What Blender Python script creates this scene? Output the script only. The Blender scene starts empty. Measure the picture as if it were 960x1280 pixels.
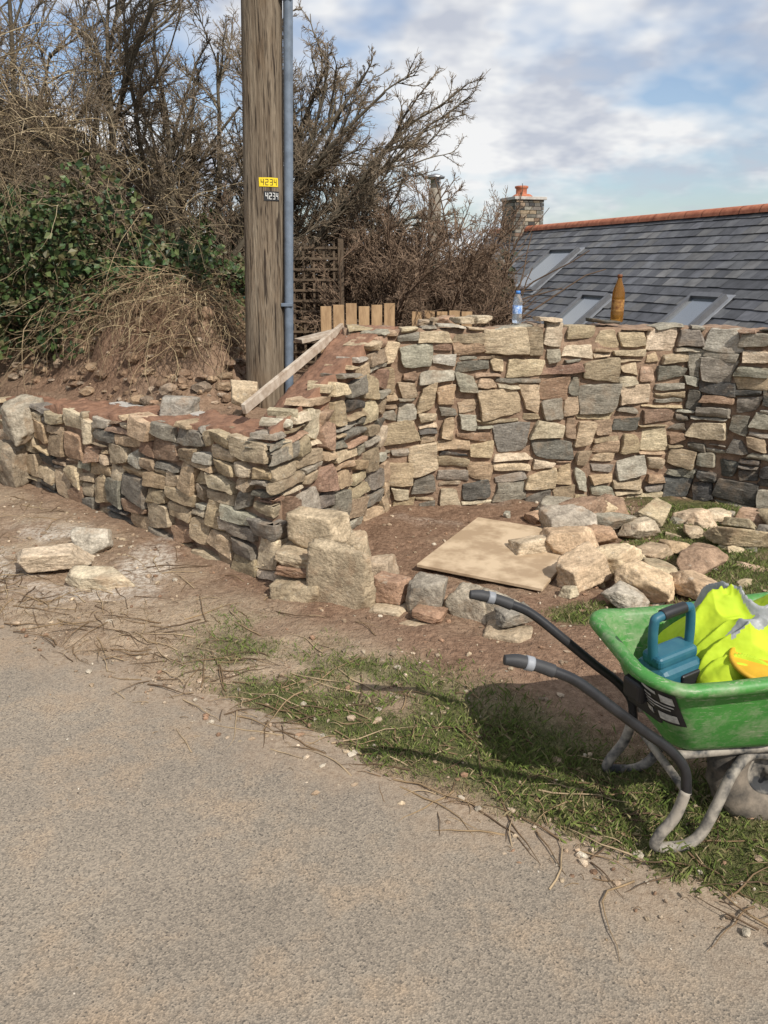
import bpy, math, numpy as np
from mathutils import Vector, Matrix
rad=math.radians
scene=bpy.context.scene
R=np.random.RandomState

# ------------------------------------------------------------ helpers
def h3(ix,iy,iz,seed):
    n=(ix*374761393+iy*668265263+iz*1103515245+seed*974634777)&0xffffffff
    n=((n^(n>>13))*1274126177)&0xffffffff
    return ((n^(n>>16))&0xffff)/65535.*2-1
def vn(P,seed=0):
    P=np.asarray(P,float); i=np.floor(P).astype(np.int64); f=P-i; f=f*f*(3-2*f)
    x,y,z=i[...,0],i[...,1],i[...,2]; fx,fy,fz=f[...,0],f[...,1],f[...,2]
    def L(a,b,t): return a+(b-a)*t
    c=lambda dx,dy,dz:h3(x+dx,y+dy,z+dz,seed)
    return L(L(L(c(0,0,0),c(1,0,0),fx),L(c(0,1,0),c(1,1,0),fx),fy),
             L(L(c(0,0,1),c(1,0,1),fx),L(c(0,1,1),c(1,1,1),fx),fy),fz)
def fbm(P,seed=0,o=4):
    s=0;a=1.;t=0;P=np.asarray(P,float)
    for k in range(o):
        s=s+a*vn(P*(2**k)+17.3*k,seed+k);t+=a;a*=.5
    return s/t*1.3
def sst(a,b,x):
    t=np.clip((np.asarray(x,float)-a)/(b-a),0,1); return t*t*(3-2*t)
def mesh(name,V,F,col=None,mat=None,smooth=True,parent=None,mats=None,midx=None,sharp=None):
    me=bpy.data.meshes.new(name)
    V=np.asarray(V,np.float32)
    if isinstance(F,np.ndarray):
        k=F.shape[1]; n=len(F)
        me.vertices.add(len(V)); me.vertices.foreach_set('co',V.ravel())
        me.loops.add(n*k); me.loops.foreach_set('vertex_index',F.astype(np.int32).ravel())
        me.polygons.add(n); me.polygons.foreach_set('loop_start',np.arange(0,n*k,k,dtype=np.int32))
        me.polygons.foreach_set('loop_total',np.full(n,k,np.int32))
        me.update(calc_edges=True); me.validate()
    else:
        me.from_pydata([tuple(map(float,v)) for v in V],[],F)
    if col is not None:
        c=np.ones((len(V),4),np.float32); c[:,:3]=col
        at=me.color_attributes.new('Col','FLOAT_COLOR','POINT'); at.data.foreach_set('color',c.ravel())
    me.polygons.foreach_set('use_smooth',np.full(len(me.polygons),smooth))
    if sharp: me.set_sharp_from_angle(angle=rad(sharp))
    for m in (mats or ([mat] if mat else [])): me.materials.append(m)
    if midx is not None: me.polygons.foreach_set('material_index',np.asarray(midx,np.int32))
    ob=bpy.data.objects.new(name,me); scene.collection.objects.link(ob)
    if parent: ob.parent=parent
    return ob
def empty(name,loc=(0,0,0),rz=0):
    o=bpy.data.objects.new(name,None); scene.collection.objects.link(o); o.location=loc; o.rotation_euler=(0,0,rz); o.empty_display_size=.2
    return o
class Acc:
    def __init__(s): s.V=[];s.F=[];s.C=[];s.n=0
    def add(s,V,F,c):
        V=np.asarray(V,float); s.V.append(V); s.F.append(np.asarray(F)+s.n); s.n+=len(V)
        cc=np.ones((len(V),3)); cc[:]=c; s.C.append(cc)
    def out(s,name,mat,**k):
        return mesh(name,np.vstack(s.V),np.vstack(s.F),np.vstack(s.C),mat,**k)
BOXF=np.array([[0,1,3,2],[4,6,7,5],[0,4,5,1],[2,3,7,6],[0,2,6,4],[1,5,7,3]])
def boxV(c,s,rz=0,rot=None):
    v=np.array([[x,y,z] for x in(-.5,.5) for y in(-.5,.5) for z in(-.5,.5)])*np.array(s)
    M=np.array(rot) if rot is not None else np.array(Matrix.Rotation(rz,3,'Z'))
    return v@M.T+np.array(c)
def box(name,c,s,mat,rz=0,rot=None,bev=.0,parent=None):
    o=mesh(name,boxV(c,s,rz,rot),BOXF.copy(),None,mat,smooth=False,parent=parent)
    if bev:
        b=o.modifiers.new('b','BEVEL'); b.width=bev; b.segments=3
    return o
def tubes(P,r0,r1,sides=3):
    P=np.asarray(P,float); N,K,_=P.shape
    T=np.gradient(P,axis=1); T/=np.linalg.norm(T,axis=2,keepdims=True)+1e-9
    ref=np.tile(np.array([.31,.52,.79]),(N,K,1))
    A=np.cross(T,ref);A/=np.linalg.norm(A,axis=2,keepdims=True)+1e-9
    B=np.cross(T,A)
    t=np.linspace(0,1,K)[None,:,None]
    rr=np.asarray(r0,float).reshape(-1,1,1)*(1-t)+np.asarray(r1,float).reshape(-1,1,1)*t
    a=np.arange(sides)*2*np.pi/sides
    V=P[:,:,None,:]+rr[...,None]*(np.cos(a)[None,None,:,None]*A[:,:,None,:]+np.sin(a)[None,None,:,None]*B[:,:,None,:])
    idx=np.arange(N*K*sides).reshape(N,K,sides)
    n=np.roll(idx,-1,axis=2)
    F=np.stack([idx[:,:-1],n[:,:-1],n[:,1:],idx[:,1:]],-1).reshape(-1,4)
    return V.reshape(-1,3),F
def smoothpath(pts,n=60):
    pts=np.array(pts,float); m=len(pts); out=[]
    P=np.vstack([2*pts[0]-pts[1],pts,2*pts[-1]-pts[-2]])
    per=max(2,n//(m-1))
    for i in range(1,m):
        for t in np.linspace(0,1,per,endpoint=False):
            p0,p1,p2,p3=P[i-1],P[i],P[i+1],P[i+2]
            out.append(.5*((2*p1)+(-p0+p2)*t+(2*p0-5*p1+4*p2-p3)*t*t+(-p0+3*p1-3*p2+p3)*t**3))
    out.append(pts[-1]); return np.array(out)
def tube(name,pts,r,mat,parent=None,sides=14,n=60,raw=False):
    P=np.array(pts,float) if raw else smoothpath(pts,n)
    K=len(P); T=np.gradient(P,axis=0); T/=np.linalg.norm(T,axis=1,keepdims=True)
    A=np.cross(T[0],[.2,.3,.9]); A/=np.linalg.norm(A); V=[]
    a=np.arange(sides)*2*np.pi/sides
    rr=np.full(K,r) if np.isscalar(r) else np.interp(np.linspace(0,1,K),np.linspace(0,1,len(r)),r)
    for k in range(K):
        A=A-T[k]*A.dot(T[k]); A/=np.linalg.norm(A); B=np.cross(T[k],A)
        V+=list(P[k]+rr[k]*(np.cos(a)[:,None]*A+np.sin(a)[:,None]*B))
    F=[[k*sides+i,k*sides+(i+1)%sides,(k+1)*sides+(i+1)%sides,(k+1)*sides+i] for k in range(K-1) for i in range(sides)]
    F+=[list(range(sides))[::-1],list(range((K-1)*sides,K*sides))]
    return mesh(name,V,F,None,mat,parent=parent)
def lathe(name,prof,mat,loc,parent=None,segs=32,mats=None,mi=None):
    V=[];F=[];M=[]
    for r,z in prof:
        for i in range(segs):
            a=2*math.pi*i/segs; V.append((loc[0]+r*math.cos(a),loc[1]+r*math.sin(a),loc[2]+z))
    for k in range(len(prof)-1):
        for i in range(segs):
            F.append([k*segs+i,k*segs+(i+1)%segs,(k+1)*segs+(i+1)%segs,(k+1)*segs+i]); M.append(mi[k] if mi else 0)
    F.append(list(range(segs))[::-1]);M.append(0)
    F.append(list(range((len(prof)-1)*segs,len(prof)*segs)));M.append(mi[-1] if mi else 0)
    return mesh(name,V,F,None,mat,parent=parent,mats=mats,midx=M)

# ------------------------------------------------------------ materials
def newmat(name):
    m=bpy.data.materials.new(name); m.use_nodes=True
    nt=m.node_tree; b=nt.nodes['Principled BSDF']; return m,nt,b
def N(nt,t,**k):
    n=nt.nodes.new(t)
    for a,v in k.items():
        if a in n.inputs.keys(): n.inputs[a].default_value=v
        else: setattr(n,a,v)
    return n
def mixc(nt,fac,a,b,mode='MIX'):
    n=nt.nodes.new('ShaderNodeMix'); n.data_type='RGBA'; n.blend_type=mode
    for s,v in ((0,fac),(6,a),(7,b)):
        if hasattr(v,'is_output'): nt.links.new(v,n.inputs[s])
        elif s==0: n.inputs[0].default_value=v
        else: n.inputs[s].default_value=(*v,1)
    return n.outputs[2]
def noise(nt,vec,scale,detail=4,rough=.6):
    n=N(nt,'ShaderNodeTexNoise'); n.inputs['Scale'].default_value=scale; n.inputs['Detail'].default_value=min(detail,4); n.inputs['Roughness'].default_value=rough
    nt.links.new(vec,n.inputs['Vector']); return n.outputs['Fac']
def rng(nt,v,a,b,c=0,d=1):
    n=N(nt,'ShaderNodeMapRange'); nt.links.new(v,n.inputs[0])
    for i,x in enumerate((a,b,c,d)): n.inputs[i+1].default_value=x
    return n.outputs[0]
def coords(nt,scale=(1,1,1)):
    tc=N(nt,'ShaderNodeTexCoord'); mp=N(nt,'ShaderNodeMapping'); mp.inputs['Scale'].default_value=scale
    nt.links.new(tc.outputs['Object'],mp.inputs[0]); return mp.outputs[0]
def bump(nt,b,h,strength,dist,prev=None):
    n=N(nt,'ShaderNodeBump'); n.inputs['Strength'].default_value=strength; n.inputs['Distance'].default_value=dist
    nt.links.new(h,n.inputs['Height'])
    if prev: nt.links.new(prev,n.inputs['Normal'])
    nt.links.new(n.outputs[0],b.inputs['Normal']); return n.outputs[0]
def pm(name,c1,c2,scale=10,rough=.8,bs=0.4,bd=.004,bscale=60,attr=False,stretch=(1,1,1),lo=.35,hi=.65,metal=0,spec=.4):
    m,nt,b=newmat(name); v=coords(nt,stretch)
    c=mixc(nt,rng(nt,noise(nt,v,scale),lo,hi),c1,c2)
    if attr:
        a=N(nt,'ShaderNodeAttribute'); a.attribute_name='Col'
        c=mixc(nt,1.,c,a.outputs['Color'],'MULTIPLY')
    nt.links.new(c,b.inputs['Base Color']); b.inputs['Roughness'].default_value=rough; b.inputs['Metallic'].default_value=metal
    b.inputs['Specular IOR Level'].default_value=spec
    if bs: bump(nt,b,noise(nt,v,bscale,2),bs,bd)
    return m
def stone_mat(name,dirt=(.29,.205,.135),dirtamt=.42,layer=3.2):
    m,nt,b=newmat(name); v=coords(nt); v2=coords(nt,(1,1,layer))
    a=N(nt,'ShaderNodeAttribute'); a.attribute_name='Col'
    c=a.outputs['Color']
    big=noise(nt,v2,11,4,.7); fine=noise(nt,v,75,3,.7)
    c=mixc(nt,1.,c,mixc(nt,rng(nt,big,.3,.7),(.58,.56,.53),(1.42,1.40,1.36)),'MULTIPLY')
    c=mixc(nt,1.,c,mixc(nt,rng(nt,fine,.3,.7),(.68,.68,.68),(1.30,1.30,1.30)),'MULTIPLY')
    c=mixc(nt,rng(nt,noise(nt,v,6,4,.7),.52,.68,0,dirtamt),c,dirt)
    c=mixc(nt,rng(nt,noise(nt,v2,19,3,.7),.61,.70,0,.5),c,(.48,.43,.345))
    nt.links.new(c,b.inputs['Base Color']); b.inputs['Roughness'].default_value=.9; b.inputs['Specular IOR Level'].default_value=.2
    n1=bump(nt,b,noise(nt,v2,30,4,.75),.85,.013)
    bump(nt,b,noise(nt,v,170,2,.7),.5,.003,n1)
    return m
M_stone=stone_mat('stone')
M_rock=stone_mat('rubble_stone',(.34,.23,.145),.6,1.6)
M_mortar=pm('mortar',(.17,.11,.073),(.30,.205,.14),14,.95,.9,.012,45)
M_redm=pm('fresh_mortar',(.16,.082,.05),(.27,.15,.095),16,.95,1.,.012,40)
M_block=pm('concrete',(.34,.32,.29),(.48,.45,.41),12,.9,.5,.004,90)

def ground_mat():
    m,nt,b=newmat('soil'); v=coords(nt)
    a=N(nt,'ShaderNodeAttribute'); a.attribute_name='Col'
    sp=N(nt,'ShaderNodeSeparateColor'); nt.links.new(a.outputs['Color'],sp.inputs[0])
    mid=noise(nt,v,34,4,.7); fin=noise(nt,v,95,3,.7)
    c=mixc(nt,rng(nt,noise(nt,v,3.2,4,.7),.35,.65),(.215,.145,.095),(.375,.28,.19))
    c=mixc(nt,rng(nt,mid,.35,.7),c,mixc(nt,.5,c,(.48,.39,.29)))
    c=mixc(nt,rng(nt,fin,.56,.68,0,.7),c,(.11,.075,.05))
    c=mixc(nt,sp.outputs[2],c,mixc(nt,rng(nt,mid,.35,.65),(.15,.09,.058),(.28,.18,.12)))
    n_=N(nt,'ShaderNodeMath'); n_.operation='MULTIPLY'; nt.links.new(sp.outputs[1],n_.inputs[0]); nt.links.new(rng(nt,mid,.40,.62,.15,1),n_.inputs[1])
    c=mixc(nt,n_.outputs[0],c,(.62,.56,.48))
    c=mixc(nt,sp.outputs[0],c,mixc(nt,rng(nt,mid,.35,.65),(.055,.065,.023),(.14,.13,.055)))
    nt.links.new(c,b.inputs['Base Color']); b.inputs['Roughness'].default_value=.95; b.inputs['Specular IOR Level'].default_value=.15
    n1=bump(nt,b,noise(nt,v,20,4,.75),.9,.035)
    bump(nt,b,fin,.9,.008,n1)
    return m
def road_mat():
    m,nt,b=newmat('road_surface'); v=coords(nt)
    big=noise(nt,v,1.3,4,.65)
    c=mixc(nt,rng(nt,big,.35,.65),(.215,.183,.147),(.275,.235,.187))
    c=mixc(nt,rng(nt,noise(nt,v,2.6,4,.75),.48,.66,0,.5),c,(.32,.23,.15))
    vo=N(nt,'ShaderNodeTexVoronoi'); vo.inputs['Scale'].default_value=210; nt.links.new(v,vo.inputs['Vector'])
    sp=N(nt,'ShaderNodeSeparateColor'); nt.links.new(vo.outputs['Color'],sp.inputs[0])
    g=mixc(nt,sp.outputs[0],(.58,.58,.59),(1.38,1.34,1.29))
    c=mixc(nt,.78,c,mixc(nt,1.,c,g,'MULTIPLY'))
    c=mixc(nt,rng(nt,sp.outputs[1],.94,.97,0,.75),c,(.08,.07,.06))
    c=mixc(nt,rng(nt,noise(nt,v,60,3,.85),.62,.70,0,.5),c,(.11,.09,.07))
    tc=N(nt,'ShaderNodeTexCoord'); vm=N(nt,'ShaderNodeVectorMath'); vm.operation='DOT_PRODUCT'; nt.links.new(tc.outputs['Object'],vm.inputs[0]); vm.inputs[1].default_value=(.5624,.827,0)
    ad=N(nt,'ShaderNodeMath'); ad.operation='MULTIPLY_ADD'; nt.links.new(noise(nt,v,4,4,.7),ad.inputs[0]); ad.inputs[1].default_value=.9; nt.links.new(vm.outputs['Value'],ad.inputs[2])
    f=rng(nt,ad.outputs[0],1.9436+.45-.28,1.9436+.45+.12,0,.85)
    c=mixc(nt,f,c,mixc(nt,rng(nt,noise(nt,v,50,3,.7),.4,.6),(.24,.17,.115),(.35,.27,.195)))
    nt.links.new(c,b.inputs['Base Color']); b.inputs['Roughness'].default_value=.9; b.inputs['Specular IOR Level'].default_value=.25
    n1=bump(nt,b,vo.outputs['Distance'],.6,.0024)
    bump(nt,b,noise(nt,v,55,4,.75),.5,.0035,n1)
    return m
M_soil=ground_mat(); M_road=road_mat()

# ------------------------------------------------------------ terrain
C0=np.array([-.55,3.92]); D0=np.array([.05,5.28]); L0=np.array([-2.95,6.22]); E0=np.array([2.03,5.53]); W0=np.array([3.4,4.42])
def edge(x,y): return (y-(2.35-.68*x))/1.209
def height(x,y):
    x=np.asarray(x,float);y=np.asarray(y,float)
    b1=(x+.55)*.692+(y-3.92)*.722
    b2=-((x+.55)*.915-(y-3.92)*.403)
    b3=-(.123*(x-.05)-.992*(y-5.28))
    b4=.63*(x-2.03)+.777*(y-5.53)
    B=np.maximum(np.maximum(np.minimum(b1,b2),np.minimum(b3,b1)),np.minimum(b4,b3+3))
    Hb=.66+.50*sst(.62,1.05,b1-.30*vn(np.stack([x*2.4,y*2.4,0*x],-1),5))*sst(-.8,-1.3,x)
    Hb=Hb+.15*sst(.35,.6,b1)*sst(-1.,-1.6,x)
    dr=sst(0,5,x*.8+(y-9)*.5)
    Hb=Hb*(1-dr)-2.6*dr
    Hb=Hb+.9*sst(14,60,y)*(1-dr)
    far=np.hypot(x,y)
    P=np.stack([x,y,x*0],-1)
    e=edge(x,y)
    g=-.03+.05*sst(-.12,.2,e+.12*fbm(P*3,3)+.05*vn(P*14,8))
    g=g+sst(0,.4,e)*(.02*fbm(P*2.2,11)+.016*fbm(P*9,12))
    g=g+.03*sst(.4,1.2,e)
    g=g+sst(-3.2,-4.6,e)*.35
    out=g+(Hb-g)*sst(.13,.29,B)
    out=out+sst(.3,.6,B)*(.05*fbm(P*1.6,21)+.10*fbm(P*5,22)*sst(-.6,-1.3,x))
    out=out+sst(30,120,far)*(1.5*fbm(P*.02,31))
    return out
def axis(lo,hi,step,far):
    a=list(np.arange(lo,hi,step)); s=step
    x=hi
    while x<far: a.append(x); s*=1.13; x+=s
    s=step;x=lo-step; l=[]
    while x>-far: l.append(x); s*=1.13; x-=s
    return np.array(l[::-1]+a)
xs=axis(-3.6,3.2,.024,320); ys=axis(1.2,7.2,.024,320)
X,Y=np.meshgrid(xs,ys); Z=height(X,Y)
nx,ny=len(xs),len(ys)
idx=np.arange(nx*ny).reshape(ny,nx)
F=np.stack([idx[:-1,:-1],idx[:-1,1:],idx[1:,1:],idx[1:,:-1]],-1).reshape(-1,4)
P=np.stack([X,Y,0*X],-1)
def grassmask(x,y):
    P=np.stack([x,y,0*x],-1); e=edge(x,y)
    n=fbm(P*2.6,41,5)
    a=sst(.0,.14,e+.07*n)*sst(.76,.44,e+.22*n)*sst(-1.0,-.40,x+.3*n)
    a=a*sst(-.42,.0,n)
    far=sst(1.1,2.,x)*sst(0.05,.3,e)
    enc=sst(.42,.15,np.hypot((x-1.75)/1.0,(y-4.55)/.55)-.3+.35*n)*.8
    enc2=sst(.3,.1,np.hypot((x-.95)/.35,(y-3.5)/.22)-.5+.35*n)*.8
    return np.clip(np.maximum(np.maximum(a,far*sst(-.4,.1,n)),np.maximum(enc*sst(-.1,.3,n),enc2)),0,1)
gm=grassmask(X,Y)
gm=np.maximum(gm,sst(9,16,np.hypot(X,Y))*(edge(X,Y)>.3))
gm=np.maximum(gm,(edge(X,Y)<-3.3)*.9)
du=fbm(P*3.1,51,5)
dust=sst(.0,.45,du)*sst(1.15,.55,np.hypot((X+1.85)/1.1,(Y-4.25)/.75))*.9+sst(.2,.6,fbm(P*4,55,5))*sst(.9,.4,np.hypot((X-.9)/1.4,(Y-5.2)/.5))*.5
b1=(X+.55)*.692+(Y-3.92)*.722
encl=sst(-.2,.1,((X+.55)*.915-(Y-3.92)*.403))*sst(3.1,3.5,Y+X*.5)
red=np.clip(sst(-.1,.5,fbm(P*2,61))*.6*encl+sst(-.25,-.05,b1)*.75+.4*sst(.1,.5,fbm(P*2.3,64)),0,1)
mesh('ground',np.stack([X,Y,Z],-1).reshape(-1,3),F,np.stack([gm,np.clip(dust,0,1)*(1-gm),red],-1).reshape(-1,3),M_soil)
t=np.array([.827,-.5624]); nrm=np.array([.5624,.827]); o=np.array([0,2.35])
al=np.concatenate([np.linspace(-200,-12,30),np.linspace(-11,11,160),np.linspace(12,200,30)])
ac=np.concatenate([np.linspace(-3.6,-.4,20),np.linspace(-.35,.16,16)])
A,B=np.meshgrid(al,ac)
RX=o[0]+t[0]*A+nrm[0]*B; RY=o[1]+t[1]*A+nrm[1]*B
RZ=.012*fbm(np.stack([RX*.7,RY*.7,0*RX],-1),71)-.012*sst(-.1,.16,B)
RZ=np.maximum(RZ,-.012)
i2=np.arange(A.size).reshape(A.shape)
mesh('road',np.stack([RX,RY,RZ],-1).reshape(-1,3),np.stack([i2[:-1,:-1],i2[:-1,1:],i2[1:,1:],i2[1:,:-1]],-1).reshape(-1,4),None,M_road)

# ------------------------------------------------------------ stone walls
class Path:
    def __init__(s,pts,sm=3):
        d=[]
        for a,b in zip(pts[:-1],pts[1:]):
            a=np.array(a,float);b=np.array(b,float);n=max(2,int(np.linalg.norm(b-a)/.01))
            d+=[a+(b-a)*k/n for k in range(n)]
        d.append(np.array(pts[-1],float)); d=np.array(d)
        pad=np.vstack([d[0]+(d[0]-d[1])*np.arange(sm,0,-1)[:,None],d,d[-1]+(d[-1]-d[-2])*np.arange(1,sm+1)[:,None]])
        k=np.ones(2*sm+1)/(2*sm+1)
        d=np.stack([np.convolve(pad[:,i],k,'valid') for i in range(2)],-1)
        s.p=d; s.s=np.concatenate([[0],np.cumsum(np.linalg.norm(np.diff(d,axis=0),axis=1))]); s.L=s.s[-1]
        T=np.gradient(d,axis=0); T/=np.linalg.norm(T,axis=1,keepdims=True); s.n=np.stack([T[:,1],-T[:,0]],-1)
    def at(s,u,d):
        o=[]
        for i in range(2):
            o.append(np.interp(u,s.s,s.p[:,i])+np.interp(u,s.s,s.n[:,i])*d)
        ext=np.minimum(u,0); 
        o[0]=o[0]+ext*(-s.n[0,1]); o[1]=o[1]+ext*s.n[0,0]
        return o[0],o[1]
TAN=[(.39,.305,.205),(.45,.365,.255),(.35,.28,.19),(.50,.42,.31),(.31,.245,.17),(.41,.335,.24),(.37,.28,.185)]
GREY=[(.27,.245,.20),(.225,.205,.172),(.32,.295,.245),(.18,.165,.14),(.36,.335,.28)]
DARK=[(.105,.098,.088),(.13,.12,.105),(.085,.082,.078)]
REDC=[(.32,.215,.15),(.36,.26,.185),(.27,.18,.13)]
def pal(r,w):
    k=r.choice(4,p=w); L=[TAN,GREY,DARK,REDC][k]; c=np.array(L[r.randint(len(L))])
    return c*r.uniform(.78,1.2)*(1+r.uniform(-.03,.03,3))
def wall(acc,path,Hf,seed,W,cu=.036,cv=.033,u0=0,pb=(.08,.24,.36),gap=.005,Wf=None):
    r=R(seed); nu=int((path.L-u0)/cu); nv=int(1.5/cv)
    occ=np.zeros((nv,nu),int)
    for i in range(nu):
        hh=Hf(u0+(i+.5)*cu)+.02*vn(np.array([i*.23,seed,0.]),seed)
        for j in range(nv):
            if (j+.6)*cv>hh: occ[j,i]=-1
    sid=0
    for j in range(nv):
        i=0
        while i<nu:
            if occ[j,i]!=0: i+=1; continue
            run=0
            while i+run<nu and occ[j,i+run]==0: run+=1
            q=r.rand()
            if q<pb[0]: w,h=r.randint(4,7),r.randint(4,6)
            elif q<pb[0]+pb[1]: w,h=r.randint(3,7),r.randint(3,5)
            elif q<pb[0]+pb[1]+pb[2]: w,h=r.randint(3,7),2
            else: w,h=r.randint(3,8),1
            w=min(w,run)
            if run-w==1: w=run if w<7 else w-1
            if run-w==2 and w<5: w=run
            hh=1
            while hh<h and j+hh<nv and np.all(occ[j+hh,i:i+w]==0): hh+=1
            if w==1: 
                while hh<5 and j+hh<nv and occ[j+hh,i]==0 and (i+1>=nu or occ[j+hh,i+1]!=0): hh+=1
            sid+=1; occ[j:j+hh,i:i+w]=sid
            top=(j+hh>=nv) or np.any(occ[j+hh,i:i+w]==-1)
            stone(acc,path,u0+i*cu,u0+(i+w)*cu,j*cv,(j+hh)*cv,w,hh,r,(Wf(u0+i*cu) if Wf else W),top,gap)
            i+=w
def stone(acc,path,ua,ub,va,vb,w,h,r,W,top,gap):
    hw=(ub-ua)/2;hh=(vb-va)/2
    def ax(half,n):
        d=min(.3,.004/half); d2=min(.5,.014/half)
        return np.concatenate([[-1,-1,-1+d,-1+d2],np.linspace(-1+d2,1-d2,n+2)[1:-1],[1-d2,1-d,1,1]])
    a=ax(hw,w+2);b=ax(hh,h+1)
    A,B=np.meshgrid(a,b); J,I=np.indices(A.shape)
    back=(I==0)|(I==len(a)-1)|(J==0)|(J==len(b)-1)
    rim=(~back)&((I==1)|(I==len(a)-2)|(J==1)|(J==len(b)-2))
    lim=.012+.075*min(hw,hh)*2
    cj=np.clip(r.uniform(-1,1,(4,2))*min(hw,hh)*.48,-lim,lim)
    wts=[(1-A)*(1-B)/4,(1+A)*(1-B)/4,(1-A)*(1+B)/4,(1+A)*(1+B)/4]
    rk=r.uniform(.0,.10,4)
    cut=sum(wts[k]*rk[k] for k in range(4))
    m=np.minimum(1,hh/hw)
    x=A*(1-cut*np.abs(B)**5*m); y=B*(1-cut*1.6*np.abs(A)**5)
    g=gap*r.uniform(.4,1.6)
    U=(ua+ub)/2+x*(hw-g)+sum(wts[k]*cj[k,0] for k in range(4))
    V=(va+vb)/2+y*(hh-g)+sum(wts[k]*cj[k,1] for k in range(4))
    P=np.stack([U*4,V*5,0*U+2],-1)
    V=V+.028*vn(P*.8,91)+.005*vn(P*4.1,92)+.0025*vn(P*11,97); U=U+.026*vn(P*1.3,93)+.006*vn(P*5.3,94)+.003*vn(P*12,98)
    pr=r.uniform(-.009,.022)
    dd=pr+A*r.uniform(-.009,.009)+B*r.uniform(-.009,.004)
    s=r.uniform(0,90)
    for q in range(2):
        th=r.uniform(0,6.28); k=r.uniform(-.3,.6); dd=dd-np.maximum(0,A*math.cos(th)+B*math.sin(th)-k)*r.uniform(.003,.018)
    dd=dd+.008*fbm(np.stack([U*14,V*18,0*U+s],-1),95,3)+.003*vn(np.stack([U*60,V*70,0*U+s],-1),96)
    dd=np.where(rim,dd-.005,dd)
    bd=-(.145 if top else .08)
    dd=np.where(back,bd+r.uniform(-.04,.03 if top else .02),dd)
    x3,y3=path.at(U,dd)
    idx=np.arange(A.size).reshape(A.shape)
    F=np.stack([idx[:-1,:-1],idx[:-1,1:],idx[1:,1:],idx[1:,:-1]],-1).reshape(-1,4)
    acc.add(np.stack([x3,y3,V-.03],-1).reshape(-1,3),F,pal(r,W))
stonewall=empty('stone_wall')
pLR=Path([L0,C0,D0]); LL=np.linalg.norm(C0-L0); LR=pLR.L
def HLR(u):
    if u<LL: return .03+.62+.17*(u/LL)+.01*math.sin(u*7)
    s=(u-LL)/(LR-LL)
    return .03+.80+.44*(math.floor(max(0,(s-.03))*8)/8+.04)*(1 if s<.97 else 1)
ac1=Acc(); wall(ac1,pLR,HLR,11,(.60,.26,.04,.10),cu=.047,cv=.040,pb=(.09,.26,.43),gap=.007)
ac1.out('front_and_return_stonework',M_stone,parent=stonewall,sharp=35)
BD=(E0-D0)/np.linalg.norm(E0-D0)
pB=Path([D0-BD*.30,E0,W0],sm=9)
def HB(u): return .03+1.235+.012*math.sin(u*5)
LB=np.linalg.norm(E0-D0)+.3
def WB(u): return (.58,.28,.03,.11) if u<LB-.15 else (.14,.46,.34,.06)  # wing gets a darker, weathered stone mix, also painting in its shade
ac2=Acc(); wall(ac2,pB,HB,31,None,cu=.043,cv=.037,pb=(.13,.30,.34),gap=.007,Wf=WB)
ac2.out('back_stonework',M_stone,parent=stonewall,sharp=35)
def core(name,p0,p1,th,hf,d0,seed,lump,mat,mit0=0,mit1=0,topmat=None):
    p0=np.array(p0);p1=np.array(p1);L=np.linalg.norm(p1-p0);T=(p1-p0)/L;n=np.array([T[1],-T[0]])
    us=np.linspace(0,L,int(L/.015)+2)
    prof=[(d0,k/8.) for k in range(8)]+[(d0-th*k/18.,1.) for k in range(19)]+[(d0-th,k/4.) for k in (3,2,1,0)]
    V=[]
    for u in us:
        H=hf(u); f0=1-u/L
        for d,f in prof:
            uu=u+mit0*d*f0+mit1*d*(u/L)
            p=p0+T*uu+n*d; V.append((p[0],p[1],-.08+f*(H+.08)))
    V=np.array(V); nn=fbm(V*9,seed,4)+.4*fbm(V*26,seed+9,2)
    m=len(prof); topm=np.tile(np.array([1. if f==1. else 0 for d,f in prof]),len(us))
    V[:,2]+=topm*lump*nn; V[:,:2]+=np.outer((1-topm)*.008*fbm(V*14,seed+3,3),n)
    idx=np.arange(len(us)*m).reshape(len(us),m)
    q=np.stack([idx[:-1,:-1],idx[1:,:-1],idx[1:,1:],idx[:-1,1:]],-1)
    mi=np.zeros(q.shape[:2],int); mi[:,7:27]=1
    F=[list(k) for k in q.reshape(-1,4)]
    F+=[list(idx[0]),list(idx[-1][::-1])]
    mesh(name,V,F,None,None,parent=stonewall,mats=[mat,topmat or mat],midx=list(mi.reshape(-1))+[0,0])
RT=(D0-C0)/np.linalg.norm(D0-C0); LT=(C0-L0)/LL; Ln=np.array([LT[1],-LT[0]]); Rn=np.array([RT[1],-RT[0]])
ms=np.linalg.solve(np.array([[LT[0],-RT[0]],[LT[1],-RT[1]]]),Rn-Ln)
core('front_core',L0,C0-LT*.004,.27,lambda u:HLR(u)-.028,-.040,5,.020,M_mortar,mit1=ms[0],topmat=M_redm)
core('return_core',C0+RT*.004,D0+RT*.2,.29,lambda u:.80+.42*min(1,(u+.03)/1.42)-.006,-.038,6,.018,M_mortar,mit0=ms[1],topmat=M_redm)
core('back_core',D0-BD*.3,E0+BD*.05,.30,lambda u:1.235-.03,-.024,8,.016,M_mortar)
WD=(W0-E0)/np.linalg.norm(W0-E0)
core('wing_core',E0-WD*.02,W0,.30,lambda u:1.235-.034,-.030,9,.016,M_mortar)
for k in range(6):
    u=.3+k*.45
    if u>LL-.55: break
    p=L0+LT*(u+.22)+Ln*-.345
    box('backing_block',(p[0],p[1],HLR(u)-.13),(.44,.10,.215),M_block,math.atan2(LT[1],LT[0]),bev=.006,parent=stonewall)

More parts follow.
